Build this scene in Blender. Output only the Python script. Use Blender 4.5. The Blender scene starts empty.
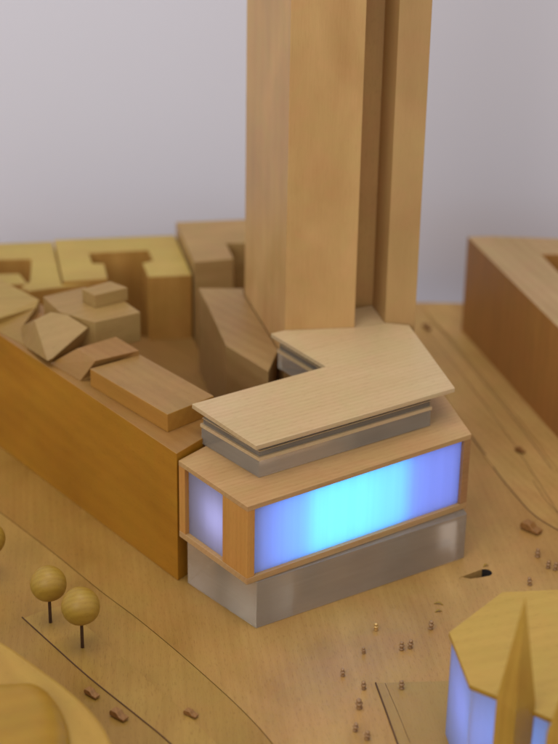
import bpy, bmesh, math, random
from mathutils import Vector, Matrix
from mathutils.geometry import tessellate_polygon

C = bpy.context.scene.collection
S = bpy.context.scene
random.seed(4)

# ------------------------------------------------------------------ camera
F, PITCH, ROLL, CH = 1850.0, math.radians(27), math.radians(1.0), 0.80
_f = Vector((0, math.cos(PITCH), -math.sin(PITCH)))
_u0 = Vector((0, math.sin(PITCH), math.cos(PITCH)))
_r0 = Vector((1, 0, 0))
_r = _r0 * math.cos(ROLL) + _u0 * math.sin(ROLL)
_u = -_r0 * math.sin(ROLL) + _u0 * math.cos(ROLL)
CP = Vector((0, 0, CH))
cam = bpy.data.cameras.new('camera')
camo = bpy.data.objects.new('camera', cam)
C.objects.link(camo)
camo.matrix_world = Matrix(((_r.x, _u.x, -_f.x, 0), (_r.y, _u.y, -_f.y, 0), (_r.z, _u.z, -_f.z, CH), (0, 0, 0, 1)))
cam.sensor_fit = 'VERTICAL'
cam.sensor_height = 36
cam.lens = F / 744 * 36
cam.clip_start = 0.02
cam.clip_end = 50
cam.dof.use_dof = True
cam.dof.focus_distance = 1.36
cam.dof.aperture_fstop = 4.6
S.camera = camo


def at(px, py, z=0.0):
    """world point on the level z that is seen at a pixel of the 558x744 photograph"""
    d = _r * (px - 279) - _u * (py - 372) + _f * F
    t = (z - CH) / d.z
    return Vector((d.x * t, d.y * t, z))


def zat(p, py):
    """height above the point p that is seen on row py"""
    lo, hi = -0.3, 0.79
    for _ in range(50):
        m = (lo + hi) / 2
        v = Vector((p.x, p.y, m)) - CP
        if 372 - F * (v @ _u) / (v @ _f) > py:
            lo = m
        else:
            hi = m
    return lo


# ------------------------------------------------------------------ world, lamps, exposure
w = bpy.data.worlds.new('World')
S.world = w
w.use_nodes = True
w.node_tree.nodes['Background'].inputs[0].default_value = (0.92, 0.95, 1.0, 1)
w.node_tree.nodes['Background'].inputs[1].default_value = 0.80


def area(name, loc, target, size, power, col):
    l = bpy.data.lights.new(name, 'AREA')
    l.shape = 'RECTANGLE'
    l.size, l.size_y = size
    l.energy = power
    l.color = col
    o = bpy.data.objects.new(name, l)
    C.objects.link(o)
    o.location = loc
    o.rotation_euler = (Vector(target) - Vector(loc)).to_track_quat('-Z', 'Y').to_euler()
    return o


area('ceiling_lamp', (-0.2, 0.9, 2.6), (0, 1.5, 0), (1.6, 1.0), 20, (1.0, 0.97, 0.93))
area('window_light', (-1.3, -0.9, 1.5), (0.0, 1.4, 0.15), (1.2, 1.2), 17, (0.96, 0.97, 1.0))
S.view_settings.view_transform = 'Standard'
S.view_settings.look = 'None'
S.view_settings.exposure = 0.05
S.view_settings.gamma = 1.0
S.cycles.max_bounces = 10
S.cycles.use_denoising = True


# ------------------------------------------------------------------ materials
def srgb(r, g, b):
    return tuple(((c / 255 / 12.92) if c / 255 <= 0.04045 else ((c / 255 + 0.055) / 1.055) ** 2.4) for c in (r, g, b)) + (1,)


GAIN = {'pear_wood_tower': (0.939, 1.021, 0.914),
        'pear_wood_shaft': (0.784, 0.882, 0.777),
        'grey_brown_shaft': (1.581, 1.794, 1.229),
        'maple_veneer': (0.939, 1.065, 1.235),
        'orange_wood': (0.865, 0.972, 0.316),
        'ground_veneer': (0.925, 0.872, 0.828),
        'ground_veneer_road': (0.739, 0.713, 0.566),
        'ground_veneer_street': (1.202, 1.171, 1.518),
        'frosted_acrylic': (1.205, 1.011, 0.662),
        'yellow_wood': (0.851, 0.922, 0.988),
        'yellow_wood_end': (1.101, 1.036, 1.463),
        'cherry_wood_side': (1.613, 1.932, 2.197),
        'cherry_wood': (0.982, 1.185, 1.308),
        'yellow_ply': (0.73, 0.73, 0.56),
        'walnut_tan_wood': (0.99, 1.026, 1.02),
        'steamed_wood': (0.777, 0.834, 0.758),
        'near_yellow_wood': (0.619, 0.631, 0.428),
        'ball_wood': (0.628, 0.583, 0.257),
        'near_wood': (0.713, 0.669, 0.33),
        'tan_wood': (0.678, 0.639, 0.504),
        'ochre_wood': (0.909, 0.965, 0.959),
        'dark_deck_wood': (0.854, 0.809, 0.607),
        'brown_roof': (0.715, 0.804, 0.582),
        'ground_veneer_light': (0.742, 0.761, 0.747),
        'orange_slab_side': (1.136, 1.269, 1.271),
        'maple_side': (0.984, 0.993, 0.809),
        'maple_box': (0.844, 0.915, 0.973),
        'brown_wood_top': (0.678, 0.639, 0.504),
        'pale_wood': (0.678, 0.639, 0.504),
        'ground_veneer_tree': (0.795, 0.787, 0.631),
        'yellow_roof': (0.858, 0.871, 0.845)}


def wood(name, light, dark, angle=0.0, vertical=False, cross=110, ring=0.35, rough=0.42, seed=0.0, blotch=0.35, pores=0.25, bump=0.12, amp=0.5, left_shade=None, pore_k=0.55):
    gn = GAIN.get(name, (1, 1, 1)) + (1,)
    light, dark = (tuple(min(0.95, a * g_) for a, g_ in zip(c_, gn)) for c_ in (light, dark))
    m = bpy.data.materials.new(name)
    m.use_nodes = True
    n, L = m.node_tree.nodes, m.node_tree.links
    b = n['Principled BSDF']
    tc = n.new('ShaderNodeTexCoord')
    r1 = n.new('ShaderNodeMapping')
    r1.inputs['Location'].default_value = (seed * 0.37, seed * 0.21, seed * 0.13)
    r1.inputs['Rotation'].default_value = (0, math.radians(90), 0) if vertical else (0, 0, -angle)
    L.new(tc.outputs['Object'], r1.inputs['Vector'])

    def mapped(sx, sy):
        k = n.new('ShaderNodeMapping')
        k.inputs['Scale'].default_value = (sx, sy, sy)
        L.new(r1.outputs[0], k.inputs['Vector'])
        return k.outputs[0]

    def noise(vec, scale, detail, dist=0.0, rgh=0.55):
        t = n.new('ShaderNodeTexNoise')
        t.inputs['Scale'].default_value = scale
        t.inputs['Detail'].default_value = detail
        t.inputs['Distortion'].default_value = dist
        t.inputs['Roughness'].default_value = rgh
        L.new(vec, t.inputs['Vector'])
        return t.outputs['Fac']

    def math_(op, a, bb):
        t = n.new('ShaderNodeMath')
        t.operation = op
        for i, v in enumerate((a, bb)):
            if isinstance(v, (int, float)):
                t.inputs[i].default_value = v
            else:
                L.new(v, t.inputs[i])
        return t.outputs[0]
    streak = noise(mapped(5, cross), 1.0, 5, 0.6)
    fine = noise(mapped(45, 1500), 1.0, 3, 0.0)
    big = noise(mapped(9, 18), 1.0, 3, 0.4)
    wv = n.new('ShaderNodeTexWave')
    wv.wave_type = 'RINGS'
    wv.rings_direction = 'X'
    wv.inputs['Scale'].default_value = 1.0
    wv.inputs['Distortion'].default_value = 3.0
    wv.inputs['Detail'].default_value = 3.0
    wv.inputs['Detail Scale'].default_value = 0.7
    L.new(mapped(2.2, cross * 0.55), wv.inputs['Vector'])
    f = math_('MULTIPLY', math_('SUBTRACT', streak, 0.5), amp)
    f = math_('ADD', f, math_('MULTIPLY', math_('SUBTRACT', wv.outputs['Fac'], 0.5), ring * 0.6))
    f = math_('ADD', f, math_('MULTIPLY', math_('SUBTRACT', big, 0.5), blotch * 3))
    f = math_('ADD', f, math_('MULTIPLY', math_('SUBTRACT', fine, 0.5), pores * 1.4))
    f = math_('ADD', f, 0.5)
    cr = n.new('ShaderNodeValToRGB')
    cr.color_ramp.elements[0].color = dark
    cr.color_ramp.elements[1].color = light
    cr.color_ramp.elements[0].position = 0.05
    cr.color_ramp.elements[1].position = 0.95
    L.new(f, cr.inputs[0])
    hu = n.new('ShaderNodeValToRGB')
    hu.color_ramp.elements[0].color = (0.955, 0.985, 0.96, 1)
    hu.color_ramp.elements[1].color = (1.0, 0.96, 0.99, 1)
    hu.color_ramp.elements[0].position = 0.35
    hu.color_ramp.elements[1].position = 0.65
    L.new(noise(r1.outputs[0], 34.0, 4, 0.8), hu.inputs[0])
    mu = n.new('ShaderNodeMix')
    mu.data_type = 'RGBA'
    mu.blend_type = 'MULTIPLY'
    mu.inputs[0].default_value = 1.0
    L.new(cr.outputs[0], mu.inputs[6])
    L.new(hu.outputs[0], mu.inputs[7])
    # short open pores along the grain
    pr = n.new('ShaderNodeValToRGB')
    pr.color_ramp.elements[0].position, pr.color_ramp.elements[1].position = 0.56, 0.70
    pr.color_ramp.elements[0].color = (1, 1, 1, 1)
    pr.color_ramp.elements[1].color = (1 - 0.20 * pore_k, 1 - 0.24 * pore_k, 1 - 0.28 * pore_k, 1)
    L.new(noise(mapped(170, 900), 1.0, 2, 0.0), pr.inputs[0])
    m3 = n.new('ShaderNodeMix')
    m3.data_type = 'RGBA'
    m3.blend_type = 'MULTIPLY'
    m3.inputs[0].default_value = 1.0
    L.new(mu.outputs[2], m3.inputs[6])
    L.new(pr.outputs[0], m3.inputs[7])
    last = m3.outputs[2]
    if left_shade:
        # darker yellow towards the board's left, weaker light painted into the wood colour
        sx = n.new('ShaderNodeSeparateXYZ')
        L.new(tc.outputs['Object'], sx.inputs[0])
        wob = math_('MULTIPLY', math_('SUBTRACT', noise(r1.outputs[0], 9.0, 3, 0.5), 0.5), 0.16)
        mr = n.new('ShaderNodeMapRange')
        mr.inputs['From Min'].default_value, mr.inputs['From Max'].default_value = left_shade[1], left_shade[2]
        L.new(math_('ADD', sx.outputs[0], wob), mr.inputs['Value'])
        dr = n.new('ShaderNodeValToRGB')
        dr.color_ramp.elements[0].color = left_shade[0] + (1,)
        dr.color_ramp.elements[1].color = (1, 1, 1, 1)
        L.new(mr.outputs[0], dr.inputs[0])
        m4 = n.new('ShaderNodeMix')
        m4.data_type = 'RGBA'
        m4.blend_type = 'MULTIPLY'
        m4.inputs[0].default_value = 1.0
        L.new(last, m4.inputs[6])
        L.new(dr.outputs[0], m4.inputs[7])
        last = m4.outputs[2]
    L.new(last, b.inputs['Base Color'])
    b.inputs['Roughness'].default_value = rough
    b.inputs['Specular IOR Level'].default_value = 0.35
    rr = math_('ADD', math_('MULTIPLY', big, 0.25), rough - 0.1)
    L.new(rr, b.inputs['Roughness'])
    bp = n.new('ShaderNodeBump')
    bp.inputs['Strength'].default_value = bump
    bp.inputs['Distance'].default_value = 0.0004
    L.new(math_('ADD', fine, streak), bp.inputs['Height'])
    L.new(bp.outputs[0], b.inputs['Normal'])
    return m


def plain(name, col, rough=0.5, metal=0.0, trans=0.0, nz=0.0, nscale=60, spec=0.5):
    m = bpy.data.materials.new(name)
    m.use_nodes = True
    n, L = m.node_tree.nodes, m.node_tree.links
    b = n['Principled BSDF']
    b.inputs['Roughness'].default_value = rough
    b.inputs['Metallic'].default_value = metal
    b.inputs['Transmission Weight'].default_value = trans
    b.inputs['IOR'].default_value = 1.49
    b.inputs['Specular IOR Level'].default_value = spec
    tc = n.new('ShaderNodeTexCoord')
    t = n.new('ShaderNodeTexNoise')
    t.inputs['Scale'].default_value = nscale
    t.inputs['Detail'].default_value = 4
    L.new(tc.outputs['Object'], t.inputs['Vector'])
    cr = n.new('ShaderNodeValToRGB')
    cr.color_ramp.elements[0].position = 0.3
    cr.color_ramp.elements[1].position = 0.7
    cr.color_ramp.elements[0].color = tuple(c * (1 - nz) for c in col[:3]) + (1,)
    cr.color_ramp.elements[1].color = tuple(min(1, c * (1 + nz)) for c in col[:3]) + (1,)
    L.new(t.outputs['Fac'], cr.inputs[0])
    L.new(cr.outputs[0], b.inputs['Base Color'])
    return m


def acrylic(name, col, rough, trans):
    """thick frosted acrylic with faint horizontal streaks"""
    m = bpy.data.materials.new(name)
    m.use_nodes = True
    n, L = m.node_tree.nodes, m.node_tree.links
    b = n['Principled BSDF']
    b.inputs['Roughness'].default_value = rough
    b.inputs['Transmission Weight'].default_value = trans
    b.inputs['IOR'].default_value = 1.49
    b.inputs['Coat Weight'].default_value = 0.35
    b.inputs['Coat Roughness'].default_value = 0.05
    tc = n.new('ShaderNodeTexCoord')
    outs = []
    for sc in ((14, 14, 420), (30, 30, 22)):
        mp = n.new('ShaderNodeMapping')
        mp.inputs['Scale'].default_value = sc
        ns = n.new('ShaderNodeTexNoise')
        ns.inputs['Scale'].default_value = 1.0
        ns.inputs['Detail'].default_value = 4
        L.new(tc.outputs['Object'], mp.inputs['Vector'])
        L.new(mp.outputs[0], ns.inputs['Vector'])
        outs.append(ns.outputs['Fac'])
    mt = n.new('ShaderNodeMath')
    mt.operation = 'ADD'
    L.new(outs[0], mt.inputs[0])
    L.new(outs[1], mt.inputs[1])
    cr = n.new('ShaderNodeValToRGB')
    cr.color_ramp.elements[0].position, cr.color_ramp.elements[1].position = 0.7, 1.3
    m2 = n.new('ShaderNodeMath')
    m2.operation = 'MULTIPLY'
    m2.inputs[1].default_value = 0.5
    L.new(mt.outputs[0], m2.inputs[0])
    cr.color_ramp.elements[0].position, cr.color_ramp.elements[1].position = 0.35, 0.65
    cr.color_ramp.elements[0].color = tuple(c * 0.9 for c in col) + (1,)  # streaks in the colour imitate inner reflections and layers of the acrylic
    cr.color_ramp.elements[1].color = tuple(c * 1.1 for c in col) + (1,)
    L.new(m2.outputs[0], cr.inputs[0])
    L.new(cr.outputs[0], b.inputs['Base Color'])
    bp = n.new('ShaderNodeBump')
    bp.inputs['Strength'].default_value = 0.1
    bp.inputs['Distance'].default_value = 0.0003
    L.new(outs[0], bp.inputs['Height'])
    L.new(bp.outputs[0], b.inputs['Normal'])
    return m


def diffuser(name, col):
    """frosted acrylic sheet that lamps behind it shine through"""
    m = bpy.data.materials.new(name)
    m.use_nodes = True
    n, L = m.node_tree.nodes, m.node_tree.links
    out = n['Material Output']
    b = n['Principled BSDF']
    b.inputs['Base Color'].default_value = col
    b.inputs['Roughness'].default_value = 0.3
    tr = n.new('ShaderNodeBsdfTranslucent')
    tc = n.new('ShaderNodeTexCoord')
    mp = n.new('ShaderNodeMapping')
    mp.inputs['Scale'].default_value = (300, 300, 4)
    ns = n.new('ShaderNodeTexNoise')
    ns.inputs['Scale'].default_value = 1.0
    cr = n.new('ShaderNodeValToRGB')
    cr.color_ramp.elements[0].position, cr.color_ramp.elements[1].position = 0.25, 0.75
    cr.color_ramp.elements[0].color = (0.87, 0.87, 0.89, 1)
    cr.color_ramp.elements[1].color = (0.93, 0.93, 0.95, 1)
    L.new(tc.outputs['Object'], mp.inputs['Vector'])
    L.new(mp.outputs[0], ns.inputs['Vector'])
    L.new(ns.outputs['Fac'], cr.inputs[0])
    L.new(cr.outputs[0], tr.inputs['Color'])
    mx = n.new('ShaderNodeMixShader')
    mx.inputs[0].default_value = 0.62
    L.new(b.outputs[0], mx.inputs[1])
    L.new(tr.outputs[0], mx.inputs[2])
    L.new(mx.outputs[0], out.inputs['Surface'])
    return m


R = math.radians
A_U = R(32)      # direction of the long glowing front
A_V = R(132)     # direction of the long side wall
M = {}
M['tower'] = wood('pear_wood_tower', srgb(214, 166, 112), srgb(176, 126, 76), vertical=True, cross=30, ring=0.1, blotch=0.4, amp=0.22, pore_k=0.2, seed=1)
M['tower_b'] = wood('pear_wood_shaft', srgb(208, 158, 106), srgb(176, 126, 80), vertical=True, cross=24, ring=0.3, blotch=0.3, amp=0.3, pore_k=0.2, seed=2)
M['core'] = wood('grey_brown_shaft', srgb(176, 132, 96), srgb(146, 104, 72), vertical=True, cross=40, ring=0.15, seed=31)
M['roofslope'] = wood('brown_roof', srgb(184, 138, 82), srgb(156, 110, 58), angle=A_U, cross=80, ring=0.2, seed=32)
M['yroof'] = wood('yellow_roof', srgb(186, 152, 84), srgb(158, 124, 58), angle=R(5), cross=60, ring=0.2, seed=35)
M['slab_side'] = wood('orange_slab_side', srgb(166, 112, 44), srgb(136, 86, 28), angle=A_V, cross=70, ring=0.2, seed=33)
M['plate'] = wood('maple_veneer', srgb(208, 170, 120), srgb(184, 144, 94), angle=A_U, cross=150, ring=0.3, blotch=0.2, seed=3, rough=0.36)
M['box'] = wood('maple_box', srgb(212, 164, 108), srgb(178, 128, 74), angle=A_U, cross=150, ring=0.2, blotch=0.25, seed=4)
M['box_side'] = wood('maple_side', srgb(206, 148, 84), srgb(176, 118, 58), vertical=True, cross=120, ring=0.2, blotch=0.25, seed=5)
M['wall'] = wood('orange_wood', srgb(188, 124, 54), srgb(150, 90, 32), angle=A_V, cross=60, ring=0.15, blotch=0.3, amp=0.4, seed=6)
M['ledge'] = wood('brown_wood_top', srgb(190, 146, 88), srgb(158, 112, 58), angle=A_V, cross=80, ring=0.2, seed=7)
M['upper'] = wood('tan_wood', srgb(192, 152, 98), srgb(160, 120, 70), angle=A_V, cross=80, ring=0.2, seed=8)
M['pale'] = wood('pale_wood', srgb(196, 162, 108), srgb(168, 132, 80), angle=A_U, cross=70, ring=0.2, seed=9)
M['yellow'] = wood('yellow_wood', srgb(204, 168, 84), srgb(176, 138, 58), angle=R(5), cross=60, ring=0.25, seed=10)
M['yellow_v'] = wood('yellow_wood_end', srgb(190, 148, 64), srgb(150, 108, 38), vertical=True, cross=60, ring=0.2, blotch=0.5, seed=11)
M['olive'] = wood('walnut_tan_wood', srgb(184, 146, 92), srgb(150, 112, 62), angle=R(15), cross=60, ring=0.25, seed=12)
M['wedge'] = wood('steamed_wood', srgb(186, 144, 94), srgb(156, 112, 66), angle=A_V, cross=60, ring=0.3, seed=13)
M['deck'] = wood('dark_deck_wood', srgb(160, 122, 74), srgb(130, 94, 52), angle=A_V, cross=90, seed=14)
M['rblock'] = wood('cherry_wood', srgb(190, 146, 98), srgb(160, 114, 68), angle=R(-70), cross=60, ring=0.25, seed=15)
M['rblock_s'] = wood('cherry_wood_side', srgb(150, 98, 44), srgb(116, 70, 28), vertical=True, cross=40, ring=0.15, blotch=0.25, amp=0.3, seed=16)
M['ground'] = wood('ground_veneer', srgb(190, 152, 88), srgb(158, 118, 60), angle=R(98), cross=110, ring=0.15, blotch=0.5, amp=0.5, pore_k=0.9, seed=17, left_shade=((0.78, 0.735, 0.46), -0.13, 0.0))
M['ground_l'] = wood('ground_veneer_road', srgb(190, 150, 80), srgb(158, 118, 54), angle=R(95), cross=110, ring=0.15, blotch=0.45, amp=0.5, pore_k=0.9, seed=18)
M['ground_t'] = wood('ground_veneer_tree', srgb(190, 150, 80), srgb(158, 118, 54), angle=R(93), cross=110, ring=0.15, blotch=0.45, amp=0.5, pore_k=0.9, seed=38)
M['ground_r'] = wood('ground_veneer_street', srgb(186, 150, 78), srgb(152, 116, 52), angle=R(-66), cross=90, ring=0.2, blotch=0.5, amp=0.5, pore_k=0.9, seed=19)
M['ground_p'] = wood('ground_veneer_light', srgb(196, 156, 86), srgb(170, 128, 66), angle=R(98), cross=60, ring=0.12, blotch=0.3, amp=0.3, seed=20)
M['church'] = wood('yellow_ply', srgb(214, 174, 92), srgb(190, 150, 70), angle=R(20), cross=60, ring=0.2, blotch=0.2, seed=21)
M['spire'] = wood('ochre_wood', srgb(196, 150, 62), srgb(160, 116, 42), vertical=True, cross=70, seed=22)
M['near'] = wood('near_wood', srgb(204, 164, 96), srgb(178, 138, 74), angle=R(120), cross=40, seed=23)
M['near_y'] = wood('near_yellow_wood', srgb(206, 156, 54), srgb(184, 134, 40), angle=R(20), cross=40, seed=24)
M['ball'] = wood('ball_wood', srgb(206, 170, 96), srgb(176, 138, 68), angle=R(15), cross=160, ring=0.4, seed=25)
M['edge'] = wood('ply_edge', srgb(186, 138, 88), srgb(120, 82, 48), angle=A_U, cross=700, ring=0.1, seed=26)
M['bounce_sheet'] = plain('bounce_white', (0.82, 0.82, 0.84, 1), 0.7, nz=0.02)
M['hole_shade'] = plain('hole_shade_dark', srgb(34, 24, 16), 0.9, nz=0.3)  # deep shade of the drilled hole put into the colour
M['groove'] = plain('burnt_groove', srgb(84, 52, 24), 0.8, nz=0.2)
M['redwood'] = wood('redwood', srgb(160, 114, 60), srgb(116, 78, 36), angle=R(-40), cross=300, seed=27)
M['brownpeg'] = plain('brown_peg', srgb(150, 112, 70), 0.5, nz=0.25, nscale=900)
M['goldpeg'] = plain('brass_peg', srgb(206, 164, 96), 0.35, metal=0.4, nz=0.1)
M['trunk'] = plain('dark_nail', srgb(70, 48, 32), 0.45, metal=0.3, nz=0.2, nscale=300)
M['acryl'] = acrylic('frosted_acrylic', (0.92, 0.80, 0.63), 0.16, 0.82)
M['acryl_d'] = acrylic('reflect_brown_acrylic', (0.80, 0.68, 0.52), 0.12, 0.82)  # brown reflection of the plate underside put into the colour
M['diff'] = diffuser('frosted_window', (0.34, 0.33, 0.38, 1))
M['backdrop'] = plain('painted_wall', srgb(218, 215, 222), 0.9, nz=0.012, nscale=1.3, spec=0.1)


# ------------------------------------------------------------------ helpers
def obj(name, bm, mat, parent=None, bevel=0.0, loc=None, smooth=False, mats=None):
    me = bpy.data.meshes.new(name)
    bmesh.ops.recalc_face_normals(bm, faces=bm.faces)
    off = parent.location.copy() if parent is not None and parent.parent is None else None
    if parent is not None and parent.parent is not None:
        off = parent.parent.location.copy() + parent.location
    if parent is None and loc is not None:
        off = Vector(loc)
    if off is not None:
        bmesh.ops.translate(bm, verts=bm.verts, vec=-off)
    bm.to_mesh(me)
    bm.free()
    for mm in (mats or [mat]):
        me.materials.append(mm)
    o = bpy.data.objects.new(name, me)
    C.objects.link(o)
    if parent is not None:
        o.parent = parent
    elif loc is not None:
        o.location = loc
    if smooth:
        for p in me.polygons:
            p.use_smooth = True
    if bevel:
        b = o.modifiers.new('bevel', 'BEVEL')
        b.width = bevel
        b.segments = 2
        b.limit_method = 'ANGLE'
        b.angle_limit = R(25)
    return o


def thing(name, label, cat, loc, group=None):
    o = bpy.data.objects.new(name, None)
    o.empty_display_size = 0.01
    C.objects.link(o)
    o.location = loc
    tag(o, label, cat, group)
    return o


def tag(o, label, cat, group=None, kind=None):
    if label:
        o['label'] = label
    if cat:
        o['category'] = cat
    if group:
        o['group'] = group
    if kind:
        o['kind'] = kind
    return o


def prism_bm(pts, z0, z1, bm=None, holes=(), top_only_mat=False):
    """vertical prism over a plan polygon; z1 may be a list with one height per corner"""
    bm = bm or bmesh.new()
    loops = [list(pts)] + [list(h) for h in holes]
    tops = []
    for li, lp in enumerate(loops):
        zz = z1 if (isinstance(z1, (list, tuple)) and li == 0) else [z1 if not isinstance(z1, (list, tuple)) else max(z1)] * len(lp)
        lo = [bm.verts.new((p[0], p[1], z0)) for p in lp]
        hi = [bm.verts.new((p[0], p[1], zz[i])) for i, p in enumerate(lp)]
        for i in range(len(lp)):
            j = (i + 1) % len(lp)
            bm.faces.new((lo[i], lo[j], hi[j], hi[i]))
        tops.append((lo, hi))
    if not holes and not isinstance(z1, (list, tuple)):
        f = bm.faces.new(tops[0][1])
        if top_only_mat:
            f.material_index = 1
        bm.faces.new(list(reversed(tops[0][0])))
    else:
        tri = tessellate_polygon([[Vector((p[0], p[1], 0)) for p in lp] for lp in loops])
        hi = [v for t in tops for v in t[1]]
        lo = [v for t in tops for v in t[0]]
        for a, b, c in tri:
            f = bm.faces.new((hi[a], hi[b], hi[c]))
            if top_only_mat:
                f.material_index = 1
            bm.faces.new((lo[c], lo[b], lo[a]))
    return bm


def P(pxs, z):
    return [at(x, y, z) for x, y in pxs]


def inset(pts, g):
    """shrink (g>0) or grow (g<0) a plan polygon"""
    n = len(pts)
    area2 = sum(pts[i][0] * pts[(i + 1) % n][1] - pts[(i + 1) % n][0] * pts[i][1] for i in range(n))
    s = 1 if area2 > 0 else -1
    out = []
    for i in range(n):
        a, b, c = (Vector(pts[k % n][:2]) for k in (i - 1, i, i + 1))
        d1 = (b - a).normalized()
        d2 = (c - b).normalized()
        n1 = Vector((-d1.y, d1.x)) * s
        n2 = Vector((-d2.y, d2.x)) * s
        m = (n1 + n2)
        m = m / max(0.3, m.length_squared / 2) if m.length > 1e-6 else n1
        out.append(b + m * g)
    return out


def strip_bm(pxs, width, z0, z1, bm=None):
    """a narrow band of constant width that follows a line on the ground"""
    pts = [Vector(at(x, y, 0)[:2]) for x, y in pxs]
    L_, R_ = [], []
    for i, p in enumerate(pts):
        a = pts[max(0, i - 1)]
        b = pts[min(len(pts) - 1, i + 1)]
        d = (b - a).normalized()
        nrm = Vector((-d.y, d.x)) * width / 2
        L_.append(p + nrm)
        R_.append(p - nrm)
    return prism_bm(L_ + R_[::-1], z0, z1, bm)


def smooth_curve(pxs, k=6):
    """Catmull-Rom through the points"""
    out = []
    n = len(pxs)
    for i in range(n - 1):
        p0, p1, p2, p3 = (Vector(pxs[max(0, min(n - 1, j))]) for j in (i - 1, i, i + 1, i + 2))
        for s in range(k):
            t = s / k
            out.append(tuple(0.5 * ((2 * p1) + (p2 - p0) * t + (2 * p0 - 5 * p1 + 4 * p2 - p3) * t * t + (3 * p1 - p0 - 3 * p2 + p3) * t ** 3)))
    out.append(tuple(pxs[-1]))
    return out


def tube_bm(a, b, r0, r1, seg=12, bm=None):
    bm = bm or bmesh.new()
    a, b = Vector(a), Vector(b)
    q = (b - a).to_track_quat('Z', 'Y')
    ra, rb = [], []
    for i in range(seg):
        t = 2 * math.pi * i / seg
        v = q @ Vector((math.cos(t), math.sin(t), 0))
        ra.append(bm.verts.new(a + v * r0))
        rb.append(bm.verts.new(b + v * r1))
    for i in range(seg):
        j = (i + 1) % seg
        bm.faces.new((ra[i], ra[j], rb[j], rb[i]))
    bm.faces.new(ra[::-1])
    bm.faces.new(rb)
    return bm


# ------------------------------------------------------------------ ground and wall
rear = at(440, 302.5)
YR = rear.y
XL, XR, YF = -1.2, 1.2, 0.25
GZ = -0.012
curve1 = smooth_curve([(-420, 190), (-160, 395), (-40, 482), (0, 512), (50, 550), (100, 590.5), (136, 617.5), (172, 647), (207.5, 678), (243, 711), (272, 743), (312, 796), (390, 930)])
curveR = smooth_curve([(398, 303), (420, 350), (450, 405), (473, 439), (486, 458), (503, 480), (518, 498), (531, 512), (546, 523), (570, 535), (620, 548), (760, 570), (1100, 600)])
c1w = [Vector(at(x, y)[:2]) for x, y in curve1]
cRw = [Vector(at(x, y)[:2]) for x, y in curveR]
c1w = [p for p in c1w if p.y < YR - 0.01 and p.x > XL]
cRw = [p for p in cRw if p.y < YR - 0.005 and p.x < XR]
c1w.insert(0, Vector((c1w[0].x - 0.05, YR)))
c1w.append(Vector((c1w[-1].x + 0.02, YF)))
cRw.insert(0, Vector((cRw[0].x, YR)))
cRw.append(Vector((XR, cRw[-1].y)))
# routed slot in the plaza
slot_c = at(474, 575.5)
slot_r = at(497, 569.5)
sd = (slot_r - slot_c)
slot_len = 0.0165
ax = Vector((sd.x, sd.y)).normalized()
ay = Vector((-ax.y, ax.x))


def slot_pts(hl, hw, n=10, taper=1.0):
    c = Vector(slot_c[:2]) + ax * 0.001
    out = []
    for i in range(n + 1):
        t = -math.pi / 2 + math.pi * i / n
        out.append(c + ax * (hl + hw * math.cos(t)) + ay * hw * math.sin(t))
    for i in range(n + 1):
        t = math.pi / 2 + math.pi * i / n
        out.append(c + ax * (-hl + hw * taper * math.cos(t) * 1.6) + ay * hw * taper * math.sin(t))
    return out


slot = slot_pts(0.0095, 0.0052, taper=0.55)
base = obj('ground', prism_bm([(XL, YF), (XR, YF), (XR, YR), (XL, YR)], GZ - 0.02, GZ), M['groove'])
tag(base, None, None, kind='structure')
plaza = c1w[::-1] + cRw[:]
plaza += [Vector((XR, YF))]
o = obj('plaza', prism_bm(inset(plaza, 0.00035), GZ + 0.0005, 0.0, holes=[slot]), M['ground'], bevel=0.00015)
tag(o, None, None, kind='structure')
street = [Vector((XR, YR))] + cRw[:]
o = obj('street', prism_bm(inset(street, 0.0002), GZ + 0.0005, -0.0002), M['ground_r'])
tag(o, None, None, kind='structure')
road = [Vector((XL, YR))] + c1w + [Vector((XL, YF))]
o = obj('road', prism_bm(inset(road, 0.00035), GZ + 0.0005, 0.0), M['ground_l'], bevel=0.00015)
tag(o, None, None, kind='structure')
# scooped bottom of the slot, deeper towards its right end
bm = bmesh.new()
inner = slot_pts(0.0094, 0.0051, taper=0.55)
cen = Vector(slot_c[:2])
rows = []
for k, sc in enumerate((1.0, 0.8, 0.55, 0.3, 0.1)):
    row = []
    for p in inner:
        q = cen + (p - cen) * sc
        along = max(0, min(1, (q - cen).dot(ax) / 0.013 * 0.5 + 0.5))
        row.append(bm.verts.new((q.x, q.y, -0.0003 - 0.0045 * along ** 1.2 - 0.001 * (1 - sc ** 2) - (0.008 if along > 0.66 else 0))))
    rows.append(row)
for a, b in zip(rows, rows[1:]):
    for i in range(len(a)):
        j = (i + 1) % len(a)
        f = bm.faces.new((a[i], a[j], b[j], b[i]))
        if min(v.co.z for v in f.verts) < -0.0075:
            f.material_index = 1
bm.faces.new(rows[-1])
o = obj('routed_slot', bm, None, smooth=True, mats=[M['ground'], M['hole_shade']])
tag(o, None, None, kind='structure')

# dark liner that paints the shade inside the drilled end of the slot
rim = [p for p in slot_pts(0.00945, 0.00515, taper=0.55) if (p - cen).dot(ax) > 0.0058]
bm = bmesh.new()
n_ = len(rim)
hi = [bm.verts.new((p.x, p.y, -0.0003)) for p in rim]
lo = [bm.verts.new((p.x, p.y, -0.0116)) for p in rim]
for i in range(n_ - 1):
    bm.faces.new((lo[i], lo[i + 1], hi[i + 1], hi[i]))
o = obj('slot_shade_liner', bm, M['hole_shade'])
tag(o, None, None, kind='structure')

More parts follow.
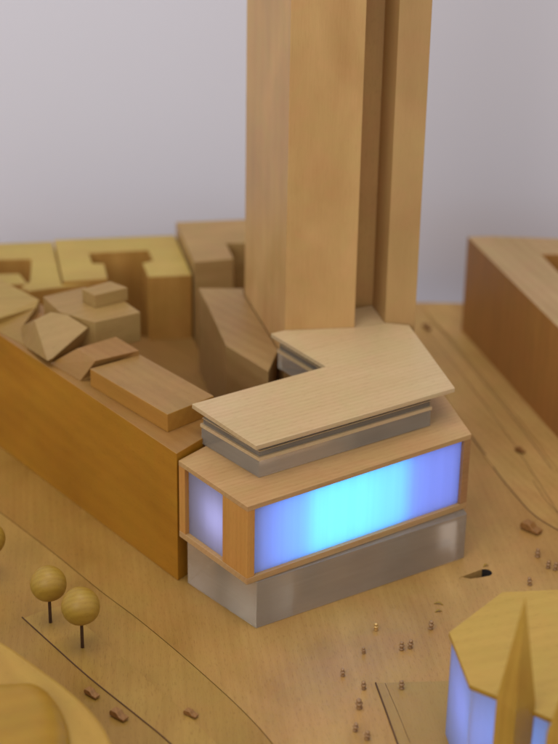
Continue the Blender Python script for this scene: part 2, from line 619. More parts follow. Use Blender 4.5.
# pavement sheets laid on the board
pave = smooth_curve([(23, 619), (55, 647), (90, 678), (140, 718), (170, 743), (230, 800)]) + [(262, 800), (215, 742), (182, 710), (129, 664), (95, 634), (62, 606), (41, 612)]
o = obj('pavement', prism_bm([at(*p) for p in pave], 0.0001, 0.0005), M['ground_t'])
tag(o, None, None, kind='structure')
o = obj('pavement', prism_bm(P([(376, 684), (450, 682), (560, 676), (700, 670), (700, 800), (420, 800), (398, 744)], 0), 0.0001, 0.0011), M['ground_p'], bevel=0.0002)
tag(o, None, None, kind='structure')
kerb = smooth_curve([(425, 311), (440, 328), (454, 342), (485, 379), (522, 423), (558, 471), (620, 550)])
o = obj('pavement', prism_bm([at(*p) for p in kerb] + [Vector((XR - .01, at(620, 550).y, 0)), Vector((XR - .01, YR - .003, 0)), Vector((at(425, 311).x, YR - .003, 0))], 0.0001, 0.0008), M['ground_r'])
tag(o, None, None, kind='structure')
g = strip_bm(smooth_curve([(22, 617.5), (55, 647.5), (90, 678.5), (140, 718.5), (170, 743.5), (230, 800)]), 0.0008, 0.0001, 0.0007)
strip_bm([(375.5, 683.5), (386, 712), (397.5, 744), (412, 785)], 0.0009, 0.0001, 0.0012, g)
strip_bm([(385, 684.5), (397, 712), (410, 744)], 0.0003, 0.0012, 0.00125, g)
strip_bm(smooth_curve([(471, 436), (478, 445), (486, 455)]), 0.0008, 0.0001, 0.0003, g)
strip_bm(smooth_curve([(425, 331), (441, 348), (474, 390), (508, 436), (545, 492), (575, 540)]), 0.0003, 0.0001, 0.0002, g)
strip_bm(smooth_curve([(493, 467), (503, 480.5), (518, 498.5), (531, 512.5), (546, 523.5), (570, 535.5), (600, 544)]), 0.0008, 0.0001, 0.0004, g)
strip_bm(smooth_curve([(430, 320), (447, 337), (480, 377), (516, 421), (552, 469)]), 0.0005, 0.0001, 0.0002, g)
strip_bm(smooth_curve([(533, 480), (545, 499), (560, 515)]), 0.0003, 0.0001, 0.0002, g)
o = obj('ground_groove', g, M['groove'])
tag(o, None, None, kind='structure')

bm = bmesh.new()
YW = YR + 0.05
v = [bm.verts.new(q) for q in ((-6, YW, -0.6), (6, YW, -0.6), (6, YW, 4), (-6, YW, 4), (-6, YW + .1, -0.6), (6, YW + .1, -0.6), (6, YW + .1, 4), (-6, YW + .1, 4))]
for q in ((0, 1, 2, 3), (5, 4, 7, 6), (0, 4, 5, 1), (3, 2, 6, 7), (0, 3, 7, 4), (1, 5, 6, 2)):
    bm.faces.new([v[i] for i in q])
tag(obj('wall', bm, M['backdrop']), None, None, kind='structure')
bm = bmesh.new()
prism_bm([(XL - .3, -3), (XR + .3, -3), (XR + .3, YW - .002), (XL - .3, YW - .002)], -0.07, GZ - 0.0203, bm)
tag(obj('tabletop', bm, M['backdrop']), 'pale tabletop that carries the wooden city model', 'table')

# ------------------------------------------------------------------ heights
WB = at(181.5, 581)
ZW = zat(WB, 454)                       # long wall block
ZB1 = zat(at(256, 629), 582.6)            # underside of the glowing box
ZB2 = zat(at(248, 586, ZB1), 508)       # top of the glowing box
pc = at(259, 478, ZB2)
ZS1, ZS2, ZU = zat(pc, 461), zat(pc, 457.5), zat(pc, 446)
ZP = zat(pc, 441.5)                     # top of the roof plate
RB = at(461, 330)
ZR = zat(RB, 236)
print('HEIGHTS', [round(x, 4) for x in (ZW, ZB1, ZB2, ZS1, ZS2, ZU, ZP, ZR)])

# ------------------------------------------------------------------ the building with the glowing box
pb = P([(187, 583), (256, 629), (464.4, 558)], 0)
back_dir = (at(445, 395, ZB2) - at(472.5, 433.7, ZB2)).normalized()
T = thing('podium_building', 'low timber building with a glowing blue front and an L-shaped roof plate', 'building', (pb[1] + pb[0] + pb[2]) / 3)
Q0 = at(247.5, 507, ZB2)
Q1 = at(471.5, 434, ZB2)
QL = at(178.5, 460.5, ZB2)
Q2 = Q1 + back_dir * 0.115
Q3 = QL + (at(201.5, 444, ZB2) - at(177, 457, ZB2)).normalized() * 0.11
baseb = [pb[0], pb[1], pb[2], pb[2] + back_dir * 0.10, pb[0] + (Q3 - QL) * 0.8]
obj('acrylic_base', prism_bm(inset(baseb, 0.0004), 0.0001, ZB1 - 0.0003), M['acryl'], T, bevel=0.0003)
outer = [QL, Q0, Q1, Q2, Q3]
obj('box_roof', prism_bm(outer, ZB2 - 0.0042, ZB2), M['box'], T, bevel=0.0003)
obj('box_floor', prism_bm(outer, ZB1, ZB1 + 0.0052), M['box'], T, bevel=0.0003)
u = (Q1 - Q0)
vL = (QL - Q0)
nu = Vector((u.y, -u.x, 0)).normalized()
if nu.y > 0:
    nu = -nu
nv = Vector((vL.y, -vL.x, 0)).normalized()
if nv.x > 0:
    nv = -nv
za, zb = ZB1 + 0.0053, ZB2 - 0.0043


def seg(p, q, t0, t1, nrm, d0, d1):
    a = p + (q - p) * t0
    b = p + (q - p) * t1
    return [a - nrm * d0, b - nrm * d0, b - nrm * d1, a - nrm * d1]


# corner: side panel is one board reaching round the corner
cpan = [Q0, Q0 + vL * 0.355, Q0 + vL * 0.355 - nv * 0.0045, Q0 - nv * 0.0045 + u * 0.012, Q0 + u * 0.012]
obj('side_panel', prism_bm(inset(cpan, 0.0001), za, zb), M['box_side'], T, bevel=0.0002)
obj('corner_post', prism_bm(seg(Q0, QL, 0.91, 1.0, nv, 0.0001, 0.0045), za, zb), M['box_side'], T, bevel=0.0002)
obj('corner_post', prism_bm(seg(Q0, Q1, 0.968, 1.0, nu, 0.0001, 0.0045), za, zb), M['edge'], T, bevel=0.0002)
obj('rear_wall', prism_bm(seg(Q1, Q2, 0.05, 1.0, Vector((back_dir.y, -back_dir.x, 0)), 0.0002, 0.004), za, zb), M['edge'], T)
obj('rear_wall', prism_bm(seg(Q2, Q3, 0.0, 1.0, Vector((0, 1, 0)), 0.001, 0.004), za, zb), M['box_side'], T)
obj('rear_wall', prism_bm(seg(QL, Q3, 0.06, 1.0, -nu, 0.0002, 0.004), za, zb), M['box_side'], T)
wf = obj('front_window', prism_bm(seg(Q0, Q1, 0.0125, 0.967, nu, 0.0030, 0.0044), za, zb), M['diff'], T)
obj('side_window', prism_bm(seg(Q0, QL, 0.356, 0.909, nv, 0.0038, 0.0052), za, zb), M['diff'], T)
# little divider that screens the side window from the blue lamps
dv = Q0 + vL * 0.5
obj('inner_partition', prism_bm([Q0 + u * 0.03 - nu * 0.005, Q0 + u * 0.03 - nu * 0.0065, Q3 * 0.6 + QL * 0.4 + u * 0.1, Q3 * 0.6 + QL * 0.4 + u * 0.1 + Vector((.0015, 0, 0))], za, zb), M['box'], T)


def lamp_in(name, pos, target, size, power, col, parent):
    o = area(name, pos, target, size, power, col)
    return o


zm = (za + zb) / 2


def led(t, depth, w_, h_, power, col):
    c = Q0 + u * t - nu * depth
    c = Vector((c.x, c.y, zm))
    area('led_lamp', c, c + nu * 0.1, (w_, h_), power, col)


bounce_sheet = inset([QL, Q0, Q1, Q2, Q3], 0.0062)
obj('added_bounce_sheet', prism_bm(bounce_sheet, za, za + 0.0004), M['bounce_sheet'], T)  # added white sheets that bounce lamp light over the window height
obj('added_bounce_sheet', prism_bm(bounce_sheet, zb - 0.0004, zb), M['bounce_sheet'], T)
HB = (zb - za) - 0.001
led(0.50, 0.0125, 0.090, HB, 0.043, (0.006, 0.60, 1.0))
led(0.36, 0.020, 0.085, HB, 0.024, (0.015, 0.46, 1.0))
led(0.52, 0.014, 0.185, HB, 0.080, (0.145, 0.235, 1.0))
cs = Q0 + vL * 0.50 - nv * 0.022
cs.z = zm
area('led_lamp', cs, cs + nv * 0.1, (0.03, 0.03), 0.0115, (0.42, 0.43, 0.88))

# roof storey: acrylic, veneer strip, acrylic, plate
a0, a1, a2 = at(201.5, 443.5, ZB2), at(259, 478, ZB2), at(430, 426, ZB2)
pl = P([(192, 404), (256, 446), (455, 388), (409, 325)], ZP)
plc = at(354, 327, ZP)
pld = at(354, 327, ZP)
n1 = at(326, 366.5, ZP)
n2 = at(271, 333.5, ZP)
tA = at(285, 330, ZP)
tC = at(354.5, 327.3, ZP)
tS = at(385, 322.5, ZP)
tE = at(372.5, 305, ZP)
tR = at(415, 324.5, ZP)
front_n = Vector(((tC - tA).y, -(tC - tA).x, 0)).normalized() * 0.0004
plate = [pl[0], pl[1], pl[2], pl[3] + front_n, tS + front_n * 1.2, tC + front_n, tA + front_n, n2, n1]
glz = [Vector(a0[:2]), Vector(a1[:2]), Vector(a2[:2])]
ins = inset(plate, 0.004)
rest = [ins[3], ins[4], ins[5], ins[6], ins[7], ins[8]]
dsh = (n1 - n2).normalized() * 0.004
glaze = glz + [Vector(p[:2]) for p in rest]
bdir = (Vector(pl[3][:2]) - Vector(pl[2][:2]))
glaze[3] = glz[2] + bdir * 0.86
lg = obj('lower_glazing', prism_bm(glaze, ZB2 + 0.0002, ZS1), M['acryl'], T, bevel=0.0002)
obj('veneer_strip', prism_bm(inset(glaze, -0.0006), ZS1 + 0.0001, ZS2), M['plate'], lg)
ZM = ZS2 + (ZU - ZS2) * 0.45
ug = obj('upper_glazing', prism_bm(inset(glaze, 0.0010), ZS2 + 0.0001, ZM), M['acryl_d'], T)
obj('veneer_strip', prism_bm(inset(glaze, 0.0004), ZM + 0.0001, ZM + 0.0006), M['plate'], ug)
obj('upper_glazing', prism_bm(inset(glaze, 0.0014), ZM + 0.0007, ZU), M['acryl_d'], T)
obj('roof_plate', prism_bm(plate, ZU + 0.0001, ZP), M['plate'], T, bevel=0.0002)
# small strip of the plate that runs into the slot of the tower
slot_floor = [tC + Vector((0.0004, 0.0004, 0)), tS + Vector((-0.0004, 0.0004, 0)), tE + Vector((-.0004, -.0004, 0)), tE + (tC - tS) * 0.98 + Vector((.0006, -.0004, 0))]
obj('slot_floor', prism_bm(slot_floor, ZU, ZP - 0.0003), M['plate'], T)

# ------------------------------------------------------------------ tower
ZC = zat(tA, 358)
tB = at(244.5, 294, ZC)
tB.z = ZP
TT = thing('wooden_tower', 'tall pale wooden tower with a vertical slot, rising out of the picture', 'tower', ((tA.x + tR.x) / 2, tA.y + 0.04, 0))
depth = Vector((tB - tA)[:2])
bk = Vector(tB[:2])
dR = Vector(tE[:2]) - Vector(tS[:2])
main = [Vector(tA[:2]), Vector(tC[:2]), Vector(tC[:2]) + depth, bk]
TH = 0.56
obj('main_shaft', prism_bm(main, 0.0001, TH), M['tower'], TT, bevel=0.0004)
rdir = Vector((0.012, 0.07))
side = [Vector(tS[:2]), Vector(tR[:2]), Vector(tR[:2]) + Vector((-0.012, 0.085)), Vector(tS[:2]) + dR * 3.2]
obj('side_shaft', prism_bm(side, 0.0001, TH), M['tower_b'], TT, bevel=0.0004)
sE = Vector(tE[:2])
core = [sE + (Vector(tC[:2]) - Vector(tS[:2])) * 1.0 + Vector((0.0, 0.0003)), sE + Vector((0.004, 0.0003)), sE + Vector((0.004, 0.03)), sE + Vector((-0.03, 0.03))]
cl = Vector(tC[:2]) + depth * 0.35
core[0] = cl + Vector((-0.002, 0)) + Vector((0, 0))
core[0].y = sE.y + 0.0003
obj('recessed_core', prism_bm(core, 0.0001, TH - 0.004), M['core'], TT)

# ------------------------------------------------------------------ wedge block left of the tower
wl = P([(198.5, 288), (243, 286), (246, 297), (268, 333), (268.5, 372), (226, 345.5), (208, 306)], ZC)
wl[3] = tA + (tB - tA) * 0.12 + Vector((-0.001, 0, 0))
wl[2] = tB + Vector((-0.0012, 0, 0))
wl[1] = tB + Vector((-0.001, 0.012, 0))
q1 = at(268.5, 371.5, ZC)
wedge_pts = [wl[0], wl[1], wl[2], wl[3], q1, wl[5], wl[6]]
o = obj('corner_block', prism_bm(wedge_pts, 0.0001, ZC, top_only_mat=True), None, None, bevel=0.0005, loc=Vector((wl[5].x, wl[5].y, 0)), mats=[M['wedge'], M['wedge']])
tag(o, 'brown block with a bent front edge leaning against the left foot of the tower', 'block')

# ------------------------------------------------------------------ long wall block on the left
w0, w1 = at(176.5, 453.8, ZW), at(-1.5, 334, ZW)
dv_ = (w1 - w0)
wfar = w0 + dv_ * 1.25
wn = Vector((dv_.y, -dv_.x, 0)).normalized()
if wn.y < 0:
    wn = -wn
LB = thing('perimeter_block', 'long orange-brown block with a plain side wall and stepped roof volumes', 'building', ((w0 + dv_ * 0.5).x, (w0 + dv_ * 0.5).y, 0))
body = [w0, wfar, wfar + wn * 0.06, w0 + dv_ * 0.75 + wn * 0.062, w0 + dv_ * 0.3 + wn * 0.058, at(212, 424, ZW), at(203, 438, ZW)]
obj('main_body', prism_bm(body, 0.0001, ZW, top_only_mat=True), None, LB, bevel=0.0004, mats=[M['wall'], M['ledge']])


def dz(base_px, top_y, z0):
    return zat(at(base_px[0], base_px[1], z0), top_y)


Z1 = dz((169, 432.6), 414.5, ZW)
slab = P([(90, 368.7), (167.4, 414.5), (214, 396), (140, 354.5)], Z1)
obj('roof_slab', prism_bm(slab, ZW + 0.0001, Z1, top_only_mat=True), None, LB, bevel=0.0004, mats=[M['slab_side'], M['upper']])
Z2 = Z1 + 0.0045
st = P([(77, 348.5), (95.5, 360.8), (139, 350.5), (116, 336.5)], Z2)
low = P([(50, 362.5), (80, 380)], ZW + 0.001)
bm = bmesh.new()
vt = [bm.verts.new(p) for p in st]
vb = [bm.verts.new((low[0].x, low[0].y, ZW + .0001)), bm.verts.new((low[1].x, low[1].y, ZW + .0001)), bm.verts.new((st[2].x, st[2].y, ZW + .0001)), bm.verts.new((st[3].x, st[3].y, ZW + .0001))]
bm.faces.new(vt)
bm.faces.new(vb[::-1])
for i in range(4):
    j = (i + 1) % 4
    bm.faces.new((vb[i], vb[j], vt[j], vt[i]))
obj('sloped_step', bm, M['ledge'], LB, bevel=0.0003)
# larger roof block
Z3 = Z2 + 0.007
big = P([(43, 296.5), (84, 287), (110, 291), (140.5, 312), (95, 322), (60, 312)], Z3)
rblk = obj('roof_block', prism_bm(big, ZW + 0.0001, Z3), M['pale'], LB, bevel=0.0006)
# faceted pavilion in front of it
bm = bmesh.new()
pa, pb_, pcc = at(34.4, 320.4, Z3 + .001), at(67, 314.5, Z3 + .0025), at(53, 358, ZW + .0085)
pn = (pb_ - pa).cross(pcc - pa)


def on_plane(px, py):
    q = at(px, py, 0) - CP
    return CP + q * ((pa - CP).dot(pn) / q.dot(pn))


top = [pa, on_plane(51, 312), pb_, on_plane(88, 327.5), pcc, on_plane(47.5, 361)]
bot = [at(21.5, 326, ZW + 0.0095), at(45, 312, ZW + .0095), at(66, 322, ZW + .004), at(90, 342, ZW), at(54, 362, ZW), at(26, 347, ZW + 0.001)]
vt = [bm.verts.new(p) for p in top]
vb = [bm.verts.new(p if k in (0, 5) else Vector((p.x, p.y, ZW + .0002))) for k, p in enumerate(bot)]
lowv = [bm.verts.new((p.x, p.y, ZW + .0001)) for p in (bot[0], bot[5])]
bm.faces.new(vt)
for i in range(6):
    j = (i + 1) % 6
    bm.faces.new((vb[i], vb[j], vt[j], vt[i]))
bm.faces.new((vb[0], vb[5], lowv[1], lowv[0]))
bm.faces.new((vb[0], lowv[0], vb[1]))
bm.faces.new((vb[5], vb[4], lowv[1]))
bm.faces.new((lowv[0], lowv[1], vb[4], vb[3], vb[2], vb[1]))
obj('faceted_pavilion', bm, M['pale'], LB, bevel=0.0016)
# roof that runs off the left side: a brown eave slope below a yellow upper slope
zk = ZW + 0.007
k0, k1 = at(36, 307.5, zk), at(6, 316.5, zk)
kd = (k1 - k0)
k2 = k0 + kd * 1.6
e0 = w0 + dv_ * 0.855 + wn * 0.0005
e1 = w0 + dv_ * 1.09 + wn * 0.0005
e0.z = e1.z = ZW + 0.0001
bm = bmesh.new()
g0, g1 = at(22, 327, ZW + .004), at(26, 346, ZW + .0005)
pts = [g1, g0, k0, k2, Vector((e1.x, e1.y, ZW + .0002))]
vt = [bm.verts.new(p) for p in pts]
vb = [bm.verts.new((p.x, p.y, ZW + .0001)) for p in pts]
for a, b, c in ((0, 1, 4), (1, 2, 4), (2, 3, 4)):
    bm.faces.new((vt[a], vt[b], vt[c]))
bm.faces.new(vb[::-1])
for i in range(5):
    j = (i + 1) % 5
    bm.faces.new((vb[i], vb[j], vt[j], vt[i]))
obj('eave_slope', bm, M['roofslope'], LB)
yz = ZW + 0.010
m0, m1 = at(39, 300, yz), at(0, 279.5, yz)
m2 = m1 + (m1 - m0) * 3
pts = [k0, k2, m2, m1, m0]
bm = bmesh.new()
vt = [bm.verts.new(p + Vector((0, 0.0004, 0))) for p in pts]
vb = [bm.verts.new((p.x, p.y + 0.0004, ZW + .0001)) for p in pts]
bm.faces.new((vt[0], vt[1], vt[4]))
bm.faces.new((vt[1], vt[2], vt[3], vt[4]))
bm.faces.new(vb[::-1])
for i in range(5):
    j = (i + 1) % 5
    bm.faces.new((vb[i], vb[j], vt[j], vt[i]))
obj('upper_slope', bm, M['yroof'], LB)
Zk = zat(at(94.6, 308, Z3), 295.2)
kb = P([(82, 289), (94.8, 295.3), (127.8, 287.6), (110, 281)], Zk)
obj('roof_box', prism_bm(kb, Z3 + 0.0001, Zk), M['pale'], rblk, bevel=0.0004)

# ------------------------------------------------------------------ rear blocks
ZD = 0.030
ZY2 = zat(at(148, 340, ZD), 277)
R2 = P([(54, 239.8), (174.5, 235), (192, 275), (148.3, 277), (142.5, 263), (153, 260.5), (148, 250), (89, 253), (92, 263.3), (104, 263.6), (107.5, 278.5), (63, 281.5)], ZY2)
o = obj('courtyard_block', prism_bm(R2, 0.0001, ZY2, top_only_mat=True), None, None, bevel=0.0005, loc=Vector((R2[3].x, R2[3].y, 0)), mats=[M['yellow_v'], M['yellow']])
tag(o, 'yellow block with a deep notch, directly left of the brown notched block', 'block')
ZY1 = ZY2 - 0.003
R1 = P([(-70, 246), (53.5, 241.5), (62.5, 281.5), (93, 281.5), (29, 291), (20, 288), (30, 281.5), (31.5, 262), (31, 259), (-70, 261)], ZY1)
e = [R1[1], R1[2]]
R1[1] = R1[1] + Vector((-0.001, 0, 0))
R1[2] = R2[11] + Vector((-0.001, 0, 0))
R1[3] = at(92, 283, ZY1)
o = obj('courtyard_block', prism_bm(R1, 0.0001, ZY1, top_only_mat=True), None, None, bevel=0.0005, loc=Vector((R1[2].x, R1[2].y, 0)), mats=[M['yellow_v'], M['yellow']])
tag(o, 'yellow rear block at the far left edge with a narrow court in its roof', 'block')
R1b = P([(-70, 274), (27, 273), (30, 284), (20, 288), (-70, 280)], ZY1 - 0.004)
R1b = P([(-70, 275.5), (19, 273.5), (28, 284), (-70, 287)], ZY1 - 0.002)
o = obj('courtyard_wing', prism_bm(R1b, 0.0001, ZY1 - 0.002, top_only_mat=True), None, None, bevel=0.0005, loc=Vector((R1b[1].x, R1b[1].y, 0)), mats=[M['yellow_v'], M['yellow']])
tag(o, 'small yellow wing between the narrow court and the pitched roof', 'block')
ZY3 = zat(R2[1], 222)
R3 = P([(174.3, 222), (300, 217), (300, 242), (226, 243), (233.5, 258.5), (192.6, 262)], ZY3)
R3[0] = R3[0] + Vector((0.0015, 0, 0))
R3[5] = R3[5] + Vector((0.0015, 0, 0))
o = obj('courtyard_block', prism_bm(R3, 0.0001, ZY3, top_only_mat=True), None, None, bevel=0.0005, loc=Vector((R3[5].x, R3[5].y, 0)), mats=[M['olive'], M['olive']])
tag(o, 'brown block with a dark notch, highest of the rear blocks, half hidden behind the tower', 'block')
print('Z', ZD, ZY2, ZY3, ZC, YR, R2[0].y, R2[1].y, R3[0].y, R1[0].y)
dk = P([(120, 336), (193, 337.5), (222, 405), (196, 412), (135, 372)], ZD)
o = obj('courtyard_floor', prism_bm(dk, 0.0001, ZD), M['deck'], None, loc=Vector((dk[1].x, dk[1].y, 0)))
tag(o, 'brown raised courtyard floor between the long left block and the rear blocks', 'floor board')

# ------------------------------------------------------------------ right block
rb = P([(467.5, 236.5), (493, 235.8), (700, 244), (900, 420), (760, 530), (558, 327)], ZR)
c_in = P([(541, 254), (640, 256), (780, 400), (700, 420)], ZR)
o = obj('corner_block', prism_bm(rb, 0.0001, ZR, top_only_mat=True, holes=[c_in]), None, None, bevel=0.0005, loc=Vector((rb[5].x, rb[5].y, 0)), mats=[M['rblock_s'], M['rblock']])
tag(o, 'large brown block with a dark red-brown side wall and sunken court, at the right edge', 'block')

# ------------------------------------------------------------------ church model bottom right
ZH = 0.085
cr_px = [(449, 632), (469.5, 685), (499, 697), (549, 718), (600, 728), (660, 690), (640, 600), (558, 589.5), (502, 592)]
cr = P(cr_px, ZH)
CT = thing('church_model', 'blurred model with a yellow many-sided roof plate over blue-lit walls', 'building', (cr[3].x + .03, cr[3].y + .03, 0))
obj('roof_plate', prism_bm(cr, ZH - 0.0035, ZH, top_only_mat=True), None, CT, bevel=0.0003, mats=[M['near_y'], M['church']])
ci = inset(cr, 0.002)
for i in range(len(ci)):
    j = (i + 1) % len(ci)
    a, b = Vector(ci[i]), Vector(ci[j])
    d = (b - a).normalized()
    nn = Vector((-d.y, d.x))
    cc = sum((Vector(p) for p in ci), Vector((0, 0))) / len(ci)
    if (cc - a).dot(nn) < 0:
        nn = -nn
    obj('wall_panel', prism_bm([a + d * .0002, b - d * .0002, b - d * .0016 + nn * .0015, a + d * .0016 + nn * .0015], 0.0003, ZH - 0.0037), M['diff'], CT)
cc = Vector((cc.x, cc.y, 0))
for (fx, fy, pw, col) in ((-0.022, -0.004, 0.055, (0.24, 0.28, 1.0)), (0.010, -0.016, 0.10, (0.05, 0.32, 1.0))):
    l = bpy.data.lights.new('led_lamp', 'POINT')
    l.energy = pw
    l.color = col
    l.shadow_soft_size = 0.008
    lo = bpy.data.objects.new('led_lamp', l)
    C.objects.link(lo)
    lo.location = (cc.x + fx, cc.y + fy, 0.05)


def spire(px, py_sh, zsh, py_tip, half_px, label, rot):
    c = at(px, py_sh, zsh)
    tipz = zat(c, py_tip)
    d = (c - CP).length
    r = half_px * d / F * 1.03
    bm = bmesh.new()
    T_ = thing('church_spire', label, 'spire', (c.x, c.y, 0), 'spires in front of the church model')
    sq = [Vector((c.x + r * math.cos(rot + k * math.pi / 2), c.y + r * math.sin(rot + k * math.pi / 2))) for k in range(4)]
    obj('shaft', prism_bm(sq, 0.0013, zsh), M['spire'], T_, bevel=0.0002)
    lo = [bm.verts.new((p.x, p.y, zsh + 0.0001)) for p in sq]
    t = bm.verts.new((c.x, c.y, tipz))
    for k in range(4):
        bm.faces.new((lo[k], lo[(k + 1) % 4], t))
    bm.faces.new(lo[::-1])
    obj('pointed_roof', bm, M['spire'], T_, bevel=0.0002)


spire(516, 700, 0.092, 596, 18.5, 'sharp pointed wooden spire standing in front of the yellow roof plate', R(-97))
spire(567, 735, 0.092, 655, 19, 'second pointed spire, cut off by the right edge in the bottom corner', R(-97))

# ------------------------------------------------------------------ foreground hall bottom left
ZN = 0.060
nb = [at(*p, ZN) for p in smooth_curve([(-60, 610), (0, 640), (41, 668), (75, 694), (97, 716), (111, 740), (118, 775), (112, 830)])] + P([(40, 900), (-140, 900), (-140, 640)], ZN)
HT = thing('foreground_hall', 'blurred pale block with a rounded edge and a yellow domed top, bottom left corner', 'building', (nb[20].x, nb[20].y, 0))
obj('hall_body', prism_bm(nb, 0.0013, ZN), M['near'], HT, bevel=0.003)
yb = [(p) for p in smooth_curve([(-70, 684), (0, 684), (35, 684), (55, 700), (66, 728), (66, 775)])] + [(40, 850), (-100, 850)]
yb = P(yb, ZN + 0.006)
bm = bmesh.new()
rows = []
cyb = sum(yb, Vector()) / len(yb)
for k, (s, z) in enumerate(((1.08, 0.0001), (1.05, 0.0025), (0.98, 0.0055), (0.86, 0.009), (0.62, 0.0125), (0.3, 0.0145))):
    rows.append([bm.verts.new((cyb.x + (p.x - cyb.x) * s, cyb.y + (p.y - cyb.y) * s, ZN + z)) for p in yb])
for a, b in zip(rows, rows[1:]):
    for i in range(len(a)):
        j = (i + 1) % len(a)
        bm.faces.new((a[i], a[j], b[j], b[i]))
bm.faces.new(rows[0][::-1])
bm.faces.new(rows[-1])
obj('domed_roof', bm, M['near_y'], HT, smooth=True)


# ------------------------------------------------------------------ ball trees
def ball_tree(foot, crown_px, rpx, label):
    b = at(*foot)
    cz = zat(b, crown_px[1])
    d = (Vector((b.x, b.y, cz)) - CP).length
    r = rpx * d / F
    T_ = thing('ball_tree', label, 'tree', b, 'ball trees beside the left road')
    bm = bmesh.new()
    bmesh.ops.create_uvsphere(bm, u_segments=36, v_segments=20, radius=r)
    for v in bm.verts:
        k = 1 + 0.012 * math.sin(v.co.x * 300 + v.co.z * 170) + 0.01 * math.sin(v.co.y * 260 - v.co.z * 210)
        v.co *= k
    rx = Matrix.Rotation(random.uniform(-.4, .4), 3, 'X') @ Matrix.Rotation(random.uniform(0, 3), 3, 'Z')
    bmesh.ops.transform(bm, matrix=rx.to_4x4(), verts=bm.verts)
    bmesh.ops.translate(bm, verts=bm.verts, vec=(b.x, b.y, cz))
    obj('crown', bm, M['ball'], T_, smooth=True)
    obj('trunk', tube_bm((b.x, b.y, 0.0006), (b.x, b.y, cz - r * 0.9), 0.0013, 0.0012), M['trunk'], T_, smooth=False)


ball_tree((50.5, 623), (48, 583.5), 18, 'wooden ball tree on a dark nail, upper left of the pair by the road')
ball_tree((82.5, 648), (79, 606), 19.2, 'wooden ball tree on a dark nail, lower right of the pair by the road')
ball_tree((-10, 578), (-12, 539), 17.5, 'wooden ball tree of which only a sliver shows at the left edge')


# ------------------------------------------------------------------ tiny cars
def car_meshes(root):
    lx, ly = 0.0048, 0.0021
    bm = bmesh.new()
    prof = [(-lx, 0.0002), (lx, 0.0002), (lx, 0.0014), (lx * 0.35, 0.0017), (0.0, 0.0034), (-lx * 0.8, 0.0034), (-lx, 0.0022)]
    L_ = [bm.verts.new((x, -ly, z)) for x, z in prof]
    R_ = [bm.verts.new((x, ly, z)) for x, z in prof]
    for i in range(len(prof)):
        j = (i + 1) % len(prof)
        bm.faces.new((L_[i], L_[j], R_[j], R_[i]))
    bm.faces.new(L_[::-1])
    bm.faces.new(R_)
    bmesh.ops.translate(bm, verts=bm.verts, vec=root.location)
    return obj('car_body', bm, M['redwood'], root, bevel=0.0003)


cars = [((92, 696), -40, 0.95, 'small red-brown wooden car nearest the corner of the two pavement grooves'),
        ((119, 718), -38, 1.1, 'small red-brown wooden car below another, closest to the blurred hall'),
        ((191, 716), -30, 0.85, 'small red-brown wooden car alone on the light strip left of the long groove'),
        ((427, 329), -55, 0.85, 'tiny brown wooden car in the far street right of the tower foot'),
        ((520, 452), -35, 0.75, 'tiny brown wooden car in the street between the glowing box and the right block'),
        ((531, 531), -40, 1.45, 'largest orange-brown wooden car, beside the curved groove at the right')]
proto = None
for i, (p, ang, sc, lab) in enumerate(cars):
    w_ = at(*p)
    if proto is None:
        root = thing('model_car', lab, 'model car', (0, 0, 0), 'wooden cars on the ground board')
        child = car_meshes(root)
        proto = (root, child)
    else:
        root = proto[0].copy()
        C.objects.link(root)
        ch = proto[1].copy()
        C.objects.link(ch)
        ch.parent = root
        root['label'] = lab
    root.location = (w_.x, w_.y, 0.0009)
    root.rotation_euler = (0, 0, R(ang))
    root.scale = (sc * 1.25, sc * 1.25, sc * 1.35)

# ------------------------------------------------------------------ tiny figures
figs = [((364, 653), 0.9, 'smallest brown figure, alone to the left of the close pair on the plaza', 0),
        ((343, 676), 1.0, 'tiny brown figure furthest left on the plaza', 0),
        ((364, 689), 1.1, 'tiny brown figure left of the pavement corner', 0),
        ((359.5, 708), 1.45, 'largest tiny brown figure, thickset, in the bottom middle', 0),
        ((355, 731), 1.1, 'tiny brown figure near the bottom edge, left one of two', 0),
        ((367, 739), 1.2, 'tiny brown figure lowest in the photo, right one of two', 0),
        ((401.5, 650), 1.1, 'tiny brown figure of the close pair on the plaza, left and darker', 0),
        ((410, 648), 1.15, 'tiny brown figure of the close pair on the plaza, right and lighter', 0),
        ((401.5, 690), 1.15, 'tiny brown figure on the edge of the light pavement panel', 0),
        ((430.5, 629), 1.15, 'tiny brown figure just above the left corner of the yellow church roof', 0),
        ((376, 630), 1.1, 'tiny pale gold figure nearest the front of the acrylic base', 1),
        ((537.5, 557), 1.2, 'tiny brown figure just below the largest wooden car', 0),
        ((548, 568), 1.1, 'tiny brown figure, left one of two by the right edge', 0),
        ((555, 570), 1.1, 'tiny brown figure, right one of two by the right edge', 0),
        ((530, 585), 1.1, 'tiny brown figure just behind the yellow church roof near the spire tip', 0)]


def figure_bm(o0):
    prof = [(0.0009, 0.0), (0.0010, 0.0004), (0.0006, 0.0008), (0.0008, 0.0018), (0.0012, 0.0027), (0.0010, 0.0032), (0.0004, 0.0036), (0.0008, 0.0041), (0.0009, 0.0046), (0.0006, 0.0051), (0.0001, 0.0053)]
    bm = bmesh.new()
    rows = []
    for r, z in prof:
        rows.append([bm.verts.new((o0.x + r * 1.5 * math.cos(t * math.pi / 5) + z * 0.06, o0.y + r * 1.35 * math.sin(t * math.pi / 5), o0.z + z)) for t in range(10)])
    for a, b in zip(rows, rows[1:]):
        for i in range(10):
            bm.faces.new((a[i], a[(i + 1) % 10], b[(i + 1) % 10], b[i]))
    bm.faces.new(rows[0][::-1])
    bm.faces.new(rows[-1])
    return bm


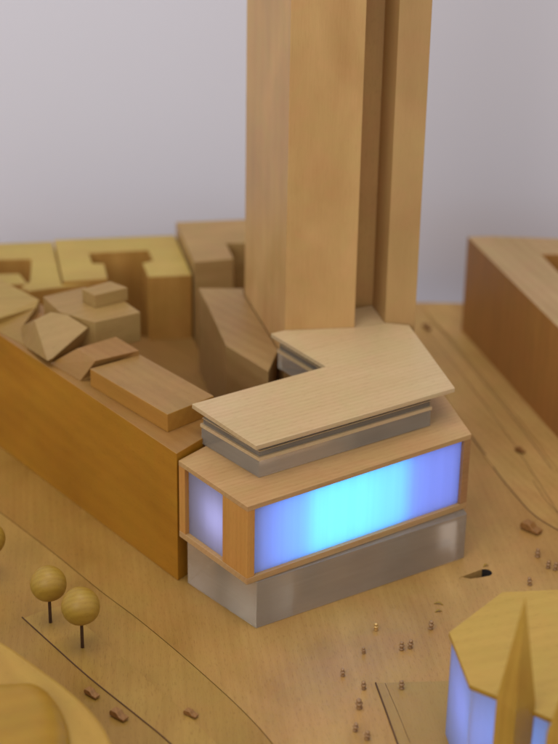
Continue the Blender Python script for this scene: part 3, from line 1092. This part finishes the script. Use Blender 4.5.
for i, (p, sc, lab, gold) in enumerate(figs):
    w_ = at(*p)
    o = obj('miniature_figure', figure_bm(Vector((0, 0, 0))), M['goldpeg'] if gold else M['brownpeg'], None, smooth=True)
    o.location = (w_.x, w_.y, 0.0002 if not (i == 8) else 0.0012)
    o.rotation_euler = (random.uniform(-.15, .15), random.uniform(-.15, .15), random.uniform(0, 6))
    o.scale = (sc * 1.15, sc * 1.15, sc * 1.15)
    tag(o, lab, 'figure', 'tiny figures on the plaza')

# pale wood slivers near the church
for i, (p, ang, ln, lab) in enumerate((((438.5, 604.5), -12, 0.0085, 'pale curled wood sliver on the plaza, upper of two above the church roof'),
                                       ((438.5, 612), 14, 0.0068, 'pale curled wood sliver on the plaza, lower of two above the church roof'),
                                       ((486, 566.5), 25, 0.0060, 'pale frayed wood sliver on the rear rim of the dark routed slot'))):
    w_ = at(*p)
    bm = bmesh.new()
    n_ = 9
    L_, R_, L2, R2_ = [], [], [], []
    for k in range(n_):
        t = k / (n_ - 1)
        x = (t - 0.5) * ln
        z = 0.0004 + 0.0016 * math.sin(t * math.pi) ** 2
        y = 0.0008 * math.sin(t * 3.1)
        hw = 0.0007 * (0.4 + math.sin(t * math.pi))
        L_.append(bm.verts.new((x, y - hw, z)))
        R_.append(bm.verts.new((x, y + hw, z)))
        L2.append(bm.verts.new((x, y - hw, z + .0003)))
        R2_.append(bm.verts.new((x, y + hw, z + .0003)))
    for k in range(n_ - 1):
        bm.faces.new((L_[k], L_[k + 1], R_[k + 1], R_[k]))
        bm.faces.new((L2[k], R2_[k], R2_[k + 1], L2[k + 1]))
        bm.faces.new((L_[k], L2[k], L2[k + 1], L_[k + 1]))
        bm.faces.new((R_[k], R_[k + 1], R2_[k + 1], R2_[k]))
    bm.faces.new((L_[0], R_[0], R2_[0], L2[0]))
    bm.faces.new((L_[-1], L2[-1], R2_[-1], R_[-1]))
    o = obj('wood_sliver', bm, M['ball'], None)
    o.scale = (0.85, 0.85, 0.8)
    o.location = (w_.x, w_.y, 0.0)
    o.rotation_euler = (0, 0, R(ang))
    tag(o, lab, 'wood sliver', 'wood slivers on the plaza')
